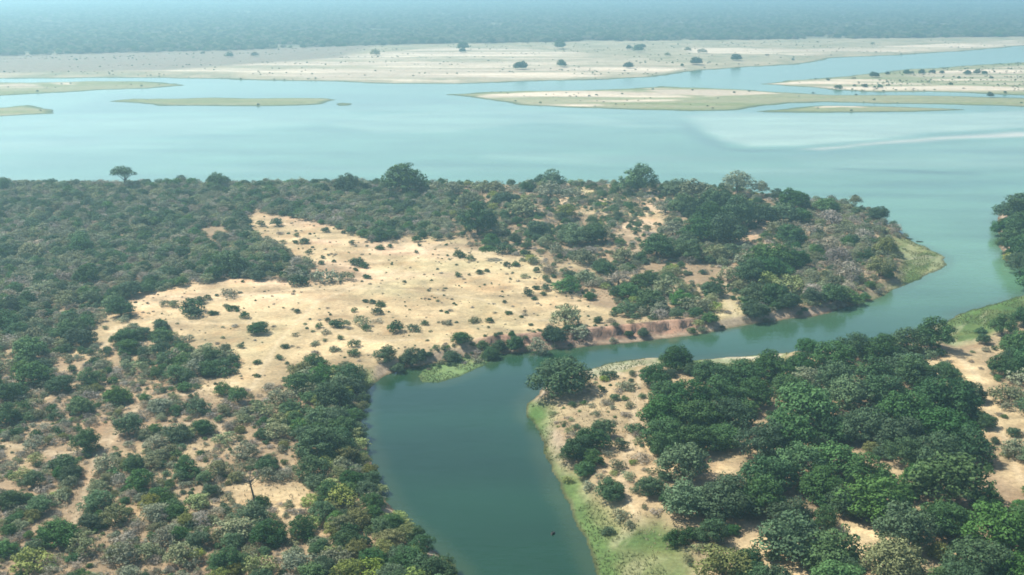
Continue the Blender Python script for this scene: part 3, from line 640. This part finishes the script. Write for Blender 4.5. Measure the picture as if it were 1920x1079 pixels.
for it in items:
    if it[4] is None:
        for zi, z in enumerate(ZONES):
            if inside(zp[zi], np.array([it[0]]), np.array([it[1]]))[0]: it[4] = z[0]; break
        else: it[4] = 'the near bank'
print('items', len(items), 'trees', sum(i[3] in TREES for i in items))

# ------------------------------------------------------------------ individuals and their descriptions
DESC = {'D': 'dark evergreen tree with dense rounded crown', 'G': 'mid-green leafy tree with rounded crown', 'S': 'grey-green tree with loose crown',
 'O': 'olive-green broad tree', 'F': 'yellowish-green tree', 'B': 'leafless grey-brown tree', 'U': 'dark flat-topped umbrella tree', 'T': 'grey-green open-crowned tree',
 'b': 'dark green rounded bush', 'g': 'mid-green bush', 's': 'pale grey-green bush', 'd': 'dry brown bush', 'f': 'yellow-green bush'}
NAME = dict(D='evergreen_tree', G='leafy_tree', S='woodland_tree', O='olive_green_tree', F='yellow_green_tree', B='leafless_tree', U='umbrella_tree', T='open_crowned_tree',
 b='dark_bush', g='green_bush', s='grey_bush', d='dry_bush', f='yellow_green_bush')
GROUP = {'the dense dark wood on the right bank': 'right bank wood', 'the dry open strip at the right edge': 'dry strip on the right', 'the sandy flat beside the right bank': 'sandy flat by the right bank',
 'the pale sandy clearing': 'sandy clearing', 'the bushy creek bank left of the water': 'left creek bank', 'the grey thicket at the tip of the point': 'point tip thicket',
 'the wooded point between creek and river': 'wooded point', 'the red bank above the creek': 'red creek bank', 'the grey-green wood along the river': 'riverside wood',
 'the wood left of the clearing': 'wood left of the clearing', 'the open scrub in the left foreground': 'left foreground scrub', 'the wooded island at the right edge': 'wooded island',
 'the far sandy shore': 'far sandy shore', 'the near bank': 'near bank'}
# a few that need no comparison: (photo x, photo y) -> label
UNIQUE = {(1050,703): 'big dark lone tree on the grassy tip where the creek bends', (1268,672): 'tall dark tree standing up behind the sandy flat against the creek',
 (483,614): 'dark lone tree with its own black shadow in the sandy clearing', (912,466): 'small flat-topped tree casting a shadow at the clearing top right', (232,326): 'dark umbrella tree highest on the left riverside skyline',
 (755,340): 'largest round tree on the riverside skyline against the water', (1385,342): 'round tree on a bare stem on the skyline of the point', (650,346): 'dark low tree on the skyline left of the largest round one',
 (1604,378): 'thin irregular tree above the thicket near the tip of the point', (1646,400): 'dark tree right at the river edge of the point', (1036,336): 'tall green tree on the skyline mid river shore',
 (1196,342): 'broad green tree on the skyline above the bare sand', (1748,632): 'dark tree at the wood end shading the sand with visible trunk', (1672,1042): 'reddish-olive broad tree at the bottom of the right wood',
 (896,414): 'big dark tree standing behind the clearing in the riverside wood', (1510,768): 'brightest large green dome in the middle of the right wood', (1145,914): 'short dark tree alone beside the sandy path on the right bank',
 (1492,1000): 'large mid-green tree beside the bare patch at the bottom right', (1358,1052): 'olive tree at the bottom edge beside the green marsh', (866,634): 'dark tree on the bank right above the small grass spit',
 (772,660): 'dark round tree on the bank above the left end of the grass spit', (150,445): 'light green round tree amid the far left wood', (1458,356): 'small dark round tree on the skyline of the point',
 (271,337): 'small dark tree just right of the umbrella tree on the skyline', (405,340): 'green rounded tree on the left skyline right of the umbrella tree', (1060,598): 'grey-green tree leaning over the left end of the red cliff',
 (1332,594): 'bright green tree hanging over the water right of the red cliff', (490,1060): 'bright yellow-green tree at the bottom edge left of the creek', (600,832): 'very dark tree clump in the left creek bank thicket',
 (265,396): 'tall narrow dark tree in the riverside wood below the umbrella tree', (1305,116): 'roundest dark tree at the tip of the far sand spit', (976,125): 'leftmost dark tree standing on the far pale sand',
 (1858,172): 'dark little tree at the waterline of the right sandbank', (1053,122): 'second dark tree on the far pale sand'}
LAND_MARKS = [(1050,703,'the lone tree at the creek bend'), (483,614,'the lone tree in the clearing'), (232,326,'the skyline umbrella tree'), (755,340,'the largest skyline tree'), (1385,342,'the stemmed skyline tree'),
 (1180,625,'the red cliff'), (855,690,'the grass spit'), (1720,500,'the yellow tip of the point'), (465,925,'the bare dead tree'), (1180,770,'the sandy flat'), (1790,690,'the track on the right'), (1200,400,'the bare sand on the point'),
 (1510,768,'the bright green dome'), (1672,1042,'the reddish-olive tree'), (1420,1025,'the bare patch at bottom right'), (1355,880,'the bare gap in the wood'), (1370,590,'the sandy landing'), (896,414,'the big dark tree behind the clearing'),
 (150,445,'the light green far-left tree'), (195,630,'the sand gap left of the clearing'), (620,520,'the bush strip across the clearing'), (570,450,'the clearing top'), (830,560,'the clearing centre'), (200,820,'the left sand patch'),
 (120,980,'the bottom-left corner'), (600,832,'the very dark creek-bank clump'), (770,1040,'the creek bank at the bottom'), (1560,460,'the grey thicket'), (1895,440,'the wooded island'), (1820,900,'the sand patch at far right'),
 (340,570,'the left bush row of the clearing'), (0,560,'the left picture edge'), (330,450,'the middle of the riverside wood'), (1360,430,'the dark clump on the point'), (330,740,'the scrub below the clearing'), (430,690,'the clearing bottom bushes'),
 (1640,640,'the wood edge by the creek'), (1640,890,'the right wood middle'), (1060,440,'the green tree right of the clearing'), (1480,560,'the point shore trees'), (1305,116,'the far spit tip'), (976,125,'the far pale sand'), (1650,150,'the right sandbank')]
for it in items:
    px, py = to_px(it[0], it[1], it[6]+SPEC[it[3]][0]['zc']*it[2]/SPEC[it[3]][0]['W'])
    it += [float(px), float(py), float(it[2]*scale_at(it[0], it[1], 3))]
def visible(it): return -25 < it[7] < 1945 and -20 < it[8] < 1105
trees = sorted([i for i in items if i[3] in TREES and visible(i)], key=lambda i: (not i[5], -i[9]))
bushes = sorted([i for i in items if i[3] not in TREES and visible(i)], key=lambda i: (not i[5], -i[9]))
NT = 298
# the largest ones in the picture (the placed ones are the ones the photo shows clearly)
def top(lst):
    hand = [i for i in lst if i[5]]; fill = sorted([i for i in lst if not i[5]], key=lambda i: -i[9])
    allv = sorted(lst, key=lambda i: -i[9]*(1.35 if i[5] else 1)); return allv[:NT]
indiv = top(trees)+top(bushes)
ids = set(id(i) for i in indiv); rest_t = [i for i in items if i[3] in TREES and id(i) not in ids]; rest_b = [i for i in items if i[3] not in TREES and id(i) not in ids]
print('indiv', len(indiv), 'rest', len(rest_t), len(rest_b))
buck = {}
for it in indiv:
    u = None
    if it[5]:
        for (ux, uy), lab in UNIQUE.items():
            if abs(it[7]-ux) < 6 and abs(it[8]-uy) < 8: u = lab; break
    it.append(u)
    if u: UNIQUE = {k: v for k, v in UNIQUE.items() if v != u}; continue
    m = min(LAND_MARKS, key=lambda q: (q[0]-it[7])**2+((q[1]-it[8])*1.6)**2)
    dx, dy = it[7]-m[0], (it[8]-m[1])
    rel = ('right of' if dx > 0 else 'left of') if abs(dx) > 1.3*abs(dy) else ('below' if dy > 0 else 'above')
    buck.setdefault((it[3], rel, m[2]), []).append((math.hypot(dx, dy), it))
ORD = ['nearest', 'second nearest', 'third nearest', 'fourth nearest', 'fifth nearest', 'sixth nearest']
SHORT = {'D': 'dark evergreen tree', 'G': 'mid-green leafy tree', 'S': 'grey-green loose-crowned tree', 'O': 'olive-green broad tree', 'F': 'yellowish-green tree', 'B': 'leafless grey-brown tree',
 'U': 'dark flat-topped tree', 'T': 'grey-green open-crowned tree', 'b': 'dark round bush', 'g': 'mid-green bush', 's': 'pale grey-green bush', 'd': 'dry brown bush', 'f': 'yellow-green bush'}
for (k, rel, lm), L in buck.items():
    L.sort(key=lambda q: q[0])
    for n, (_, it) in enumerate(L):
        if len(L) == 1: it[10] = '%s just %s %s' % (SHORT[k], rel, lm)
        elif n < 6: it[10] = '%s %s %s %s' % (ORD[n], SHORT[k], rel, lm)
        else: it[10] = 'farther %s %s %s' % (SHORT[k], rel, lm)

seedr = random.Random(77)
def put(it):
    k = it[3]; v = SPEC[k][seedr.randrange(len(SPEC[k]))]; s = it[2]/v['W']
    if v['trunk']:
        if v['root'] is None:
            root = bpy.data.objects.new(NAME[k], None); COL.objects.link(root)
            tr = link('trunk', v['trunk'], root); cr = link('crown', v['crown'], root); v['root'] = (root, tr, cr)
        else:
            r0, t0, c0 = v['root']; root = r0.copy(); COL.objects.link(root)
            for q in (t0, c0):
                c = q.copy(); COL.objects.link(c); c.parent = root
        root.empty_display_size = 1
    else:
        if v['root'] is None: root = link(NAME[k], v['crown']); v['root'] = (root, None, root)
        else: root = v['root'][0].copy(); COL.objects.link(root)
    root.location = (it[0], it[1], it[6]-.05)
    root.rotation_euler = (0, 0, seedr.random()*6.283)
    root.scale = (s*seedr.uniform(.9, 1.12), s*seedr.uniform(.85, 1.12), s*seedr.uniform(.9, 1.12)*ZM.get(id(it), 1.0))
    root.name = NAME[k]
    tag(root, it[10], 'tree' if k in TREES else 'bush', ('trees' if k in TREES else 'bushes')+' of the '+GROUP[it[4]])
for it in indiv: put(it)

# ------------------------------------------------------------------ uncounted growth: one object each, its crowns instanced on points
def scatter(name, pts, label, cat, group=None):
    """pts: list of (x,y,z,scale,kind index); instances the crowns of trees that stand in the scene"""
    kinds = sorted(set(p[4] for p in pts))
    me = bpy.data.meshes.new(name); me.vertices.add(len(pts))
    me.vertices.foreach_set('co', np.array([p[:3] for p in pts], np.float32).ravel())
    a = me.attributes.new('sc', 'FLOAT', 'POINT'); a.data.foreach_set('value', np.array([p[3] for p in pts], np.float32))
    a = me.attributes.new('kd', 'INT', 'POINT'); a.data.foreach_set('value', np.array([kinds.index(p[4]) for p in pts], np.int32))
    a = me.attributes.new('rz', 'FLOAT', 'POINT'); a.data.foreach_set('value', np.random.RandomState(3).rand(len(pts)).astype(np.float32)*6.283)
    o = link(name, me); g = bpy.data.node_groups.new(name, 'GeometryNodeTree')
    g.interface.new_socket('Geometry', in_out='INPUT', socket_type='NodeSocketGeometry'); g.interface.new_socket('Geometry', in_out='OUTPUT', socket_type='NodeSocketGeometry')
    gi = g.nodes.new('NodeGroupInput'); go = g.nodes.new('NodeGroupOutput'); jn = g.nodes.new('GeometryNodeJoinGeometry')
    def attr(n, t):
        q = g.nodes.new('GeometryNodeInputNamedAttribute'); q.data_type = t; q.inputs[0].default_value = n; return q
    sc = attr('sc', 'FLOAT'); kd = attr('kd', 'INT'); rz = attr('rz', 'FLOAT')
    cx = g.nodes.new('ShaderNodeCombineXYZ'); g.links.new(rz.outputs[0], cx.inputs[2])
    for i, (k, vi) in enumerate(kinds):
        ob = SPEC[k][vi]['root'][2]
        oi = g.nodes.new('GeometryNodeObjectInfo'); oi.inputs['Object'].default_value = ob; oi.inputs['As Instance'].default_value = False; oi.transform_space = 'ORIGINAL'
        cmp = g.nodes.new('FunctionNodeCompare'); cmp.data_type = 'INT'; cmp.operation = 'EQUAL'
        ins = [s for s in cmp.inputs if s.type == 'INT']; g.links.new(kd.outputs[0], ins[0]); ins[1].default_value = i
        ip = g.nodes.new('GeometryNodeInstanceOnPoints')
        g.links.new(gi.outputs[0], ip.inputs['Points']); g.links.new(oi.outputs['Geometry'], ip.inputs['Instance'])
        g.links.new(cmp.outputs[0], ip.inputs['Selection']); g.links.new(cx.outputs[0], ip.inputs['Rotation']); g.links.new(sc.outputs[0], ip.inputs['Scale'])
        g.links.new(ip.outputs[0], jn.inputs[0])
    g.links.new(jn.outputs[0], go.inputs[0])
    md = o.modifiers.new('scatter', 'NODES'); md.node_group = g
    return tag(o, label, cat, group, 'stuff')
def vi_for(k, r): 
    ok = [i for i, v in enumerate(SPEC[k]) if v['root']]; return ok[int(r*len(ok)) % len(ok)]
rr = random.Random(9)
def pts_of(L):
    out = []
    for i in L:
        k = i[3]
        if not any(v['root'] for v in SPEC[k]): k = 'S' if k in TREES else 'b'
        vi = vi_for(k, rr.random()); out.append((i[0], i[1], i[6]-.05, i[2]/SPEC[k][vi]['W'], (k, vi)))
    return out
scatter('woodland', pts_of(rest_t), 'grey-green and brown woodland crowns filling the land between the distinct trees', 'woodland')
scatter('scrub', pts_of(rest_b), 'low grey-green and brown scrub between the trees', 'scrub')
# the far wood beyond the river
rs = np.random.RandomState(8); edge = poly('-1500 112 0 107 200 101 400 97 600 90 800 84 1000 81 1200 78 1400 76 1600 74 1920 70 3000 60 3000 -20 -1500 -20'); EP = gpoly(edge, 2)
sp = 11.0; x0, x1, y0, y1 = -4300, 4300, 1500, 8500
gx, gy = np.meshgrid(np.arange(x0, x1, sp), np.arange(y0, y1, sp)); gx = (gx+rs.uniform(-.48,.48,gx.shape)*sp).ravel(); gy = (gy+rs.uniform(-.48,.48,gy.shape)*sp).ravel()
keep = (np.abs(gx) < .54*gy) & inside(EP, gx, gy) & (fbm(gx, gy, 100, 41) > .27+.10*rs.rand(len(gx))+.07*sstep(2000, 3500, gy)) & (rs.rand(len(gx)) < np.clip(3000/gy, .35, 1)**1.5)
gx, gy = gx[keep], gy[keep]; big = fbm(gx, gy, 60, 42)
hz = height(gx, gy); pts = []
for x, y, z, b in zip(gx, gy, hz, big):
    k = 'SGSSSGDB'[int(rr.random()*8)]; vi = vi_for(k, rr.random()); W = rr.uniform(8, 13)*(1+max(0, y-3000)/7000)+(4 if b > .6 else 0)
    pts.append((x, y, z-.1, W/SPEC[k][vi]['W'], (k, vi)))
print('far', len(pts))
rs = np.random.RandomState(12); fp = []
gx, gy = np.meshgrid(np.arange(-1500, 1600, 9.0), np.arange(900, 2400, 9.0)); gx = (gx+rs.uniform(-.5,.5,gx.shape)*9).ravel(); gy = (gy+rs.uniform(-.5,.5,gy.shape)*9).ravel()
k_ = (np.abs(gx) < .52*gy) & ~inside(EP, gx, gy); gx, gy = gx[k_], gy[k_]
hh, ss, ww, _v, _c = height(gx, gy, True); cl = fbm(gx*.4, gy, 30, 95); qx, qy = to_px(gx, gy)
for x, y, z, s1, w1, c, q in zip(gx, gy, hh, ss, ww, cl, qx):
    if s1 < 3 or w1 in (0, 1, 2, 3): continue
    pr = (.28 if c > .60 else .012) if w1 == 4 else (.75 if (c > .54 and w1 == len(LANDS)-1 and q > 1500) else .14 if c > .60 else .008)
    if rr.random() > pr: continue
    k = 'sdbsg'[int(rr.random()*5)]; vi = vi_for(k, rr.random()); fp.append((x, y, z-.05, rr.uniform(1.0, 3.4)/SPEC[k][vi]['W'], (k, vi)))
scatter('far_scrub', fp, 'low clumps of scrub and coarse grass on the far sandbars and shore', 'scrub'); print('farscrub', len(fp))
scatter('far_woodland', pts, 'hazy blue far-off wood beyond the river', 'woodland')

# ------------------------------------------------------------------ reeds and grass
def tufts(name, pts, hgt, m, label, cat):
    rs = np.random.RandomState(4); n = len(pts); B = 5
    P = np.repeat(pts, B, 0)+np.concatenate([rs.normal(size=(n*B, 2))*.28, np.zeros((n*B, 1))], 1)
    a = rs.rand(n*B)*6.283; hh = hgt*(.5+rs.rand(n*B)); wd = .09+.07*rs.rand(n*B)
    dx, dy = np.cos(a)*wd, np.sin(a)*wd; lx, ly = rs.normal(size=n*B)*.35*hh, rs.normal(size=n*B)*.35*hh
    v0 = P+np.stack([dx, dy, 0*a-.05], 1); v1 = P-np.stack([dx, dy, 0*a+.05], 1); v2 = P+np.stack([lx, ly, hh], 1)
    V = np.stack([v0, v1, v2], 1).reshape(-1, 3); F = np.arange(3*n*B).reshape(-1, 3)
    return tag(link(name, raw_mesh(name, V, F, [m])), label, cat, None, 'stuff')
def spread(polys, sp, cond, seed):
    rs = np.random.RandomState(seed); out = []
    for P in polys:
        x0, y0 = P.min(0); x1, y1 = P.max(0)
        gx, gy = np.meshgrid(np.arange(x0, x1, sp), np.arange(y0, y1, sp)); gx = (gx+rs.uniform(-.5,.5,gx.shape)*sp).ravel(); gy = (gy+rs.uniform(-.5,.5,gy.shape)*sp).ravel()
        k = inside(P, gx, gy); gx, gy = gx[k], gy[k]
        if not len(gx): continue
        h, s, wh, v, c = height(gx, gy, True); k = cond(s, gx, gy); out.append(np.stack([gx[k], gy[k], h[k]], 1))
    return np.concatenate(out)
M['reed'] = leaf_mat('reed_blades', (.09,.135,.045), .1, .02, .3, (.19,.21,.085)); M['straw'] = leaf_mat('straw_blades', (.38,.31,.15), .1, .02, .2, (.5,.42,.24))
vis_v = [P for P in VERGES]
pts = spread(vis_v, 1.1, lambda s, x, y: (s > .2) & (s < 15) & (fbm(x, y, 9, 51) > .42) & (y < 760), 5)
tufts('reeds', pts, .45, M['reed'], 'green reeds and marsh grass along the creek margins', 'reeds'); print('reeds', len(pts))
pts = spread([LANDS[1]], .8, lambda s, x, y: (s > .1) & (fbm(x, y, 5, 52) > .38), 6)
tufts('spit_grass', pts, .4, M['reed'], 'short green grass on the small spit in the creek', 'grass')
pts = spread([zp[10], zp[2], zp[6]], 2.2, lambda s, x, y: (s > 2) & (fbm(x, y, 12, 53) > .5), 7)
tufts('dry_grass', pts, .5, M['straw'], 'dry straw-coloured grass tufts on the sandy ground', 'grass'); print('dry', len(pts))

# ------------------------------------------------------------------ dead tree, snags
def dead_tree(px, py, hgt, seed, name, label):
    x, y = ground_at(px, py, 3.0); z = float(height(np.array([x]), np.array([y]))[0]); rs = random.Random(seed)
    root = bpy.data.objects.new(name, None); COL.objects.link(root); root.location = (x, y, z-.1)
    tv, tf = join([tube([(0,0,-.3),(-.25,0,hgt*.25),(-.7,.1,hgt*.5),(-1.1,.1,hgt*.72)], [.34,.27,.20,.14], 8)])
    o = link('trunk', raw_mesh('dead_trunk', tv, tf, [M['bark']]), root)
    for i in range(9):
        a = rs.uniform(0, 6.28); st = rs.uniform(.4, .72); sx = -1.1*(st/.72)**1.2; L = hgt*rs.uniform(.25, .5)
        p = [(sx, .1, hgt*st), (sx+math.cos(a)*L*.5, math.sin(a)*L*.5, hgt*st+L*.35), (sx+math.cos(a)*L*.8, math.sin(a)*L*.8, hgt*st+L*.8)]
        q = [p[1], (p[1][0]+math.cos(a+1)*L*.4, p[1][1]+math.sin(a+1)*L*.4, p[1][2]+L*.35)]
        bv, bf = join([tube(p, [.13,.08,.03], 5), tube(q, [.07,.025], 5)])
        link('branch', raw_mesh('dead_branch', bv, bf, [M['bark']]), root)
    return tag(root, label, 'dead tree')
dead_tree(478, 943, 9.5, 3, 'dead_tree', 'bare dead tree with dark forked trunk on the sand patch, left foreground')
def log(px, py, L, a, name, label, r=.22, cat='driftwood'):
    x, y = ground_at(px, py, 0); rs = random.Random(int(px))
    parts = [tube([(-L/2,0,-.1),(-L*.2,.15,.2),(L*.15,-.1,.22),(L/2,.1,.12)], [r*.6, r, r*.9, r*.3], 7)]
    for i in range(4):
        t = rs.uniform(-.35, .4)*L; parts.append(tube([(t,0,.15),(t+rs.uniform(-.6,.6),rs.uniform(-.5,.5),rs.uniform(.5,1.0))], [r*.4, r*.12], 5))
    v, f = join(parts); o = link(name, raw_mesh('log', v, f, [M['wet']])); o.location = (x, y, 0); o.rotation_euler = (0, 0, a)
    return tag(o, label, cat)
log(1037, 1001, 1.8, 1.1, 'driftwood', 'small dark snag poking out of the creek water near the bottom', .3)
log(1702, 449, 6.0, .1, 'driftwood', 'dark fallen branches at the waterline behind the yellow tip of the point', .3)
log(1724, 454, 4.0, -.2, 'driftwood', 'outermost dead branch in the shallows off the point', .25)

# ------------------------------------------------------------------ the haze
m = bpy.data.materials.new('haze_air'); m.use_nodes = True; t = m.node_tree
for n in list(t.nodes):
    if n.type == 'BSDF_PRINCIPLED': t.nodes.remove(n)
pv = t.nodes.new('ShaderNodeVolumePrincipled'); pv.inputs['Density'].default_value = .00028
pv.inputs['Color'].default_value = (.55, .93, 1.0, 1); pv.inputs['Anisotropy'].default_value = .5
t.links.new(pv.outputs[0], t.nodes['Material Output'].inputs['Volume'])
x0, x1, y0, y1, z0, z1 = -10500, 10500, -300, 11500, -4, 136
V = np.array([(x, y, z) for x in (x0, x1) for y in (y0, y1) for z in (z0, z1)], float)
F = [(0,1,3,2),(4,6,7,5),(0,4,5,1),(2,3,7,6),(0,2,6,4),(1,5,7,3)]
o = link('haze', raw_mesh('haze', V, F, [m])); o['kind'] = 'stuff'; tag(o, 'pale blue haze over the far bank', 'haze')
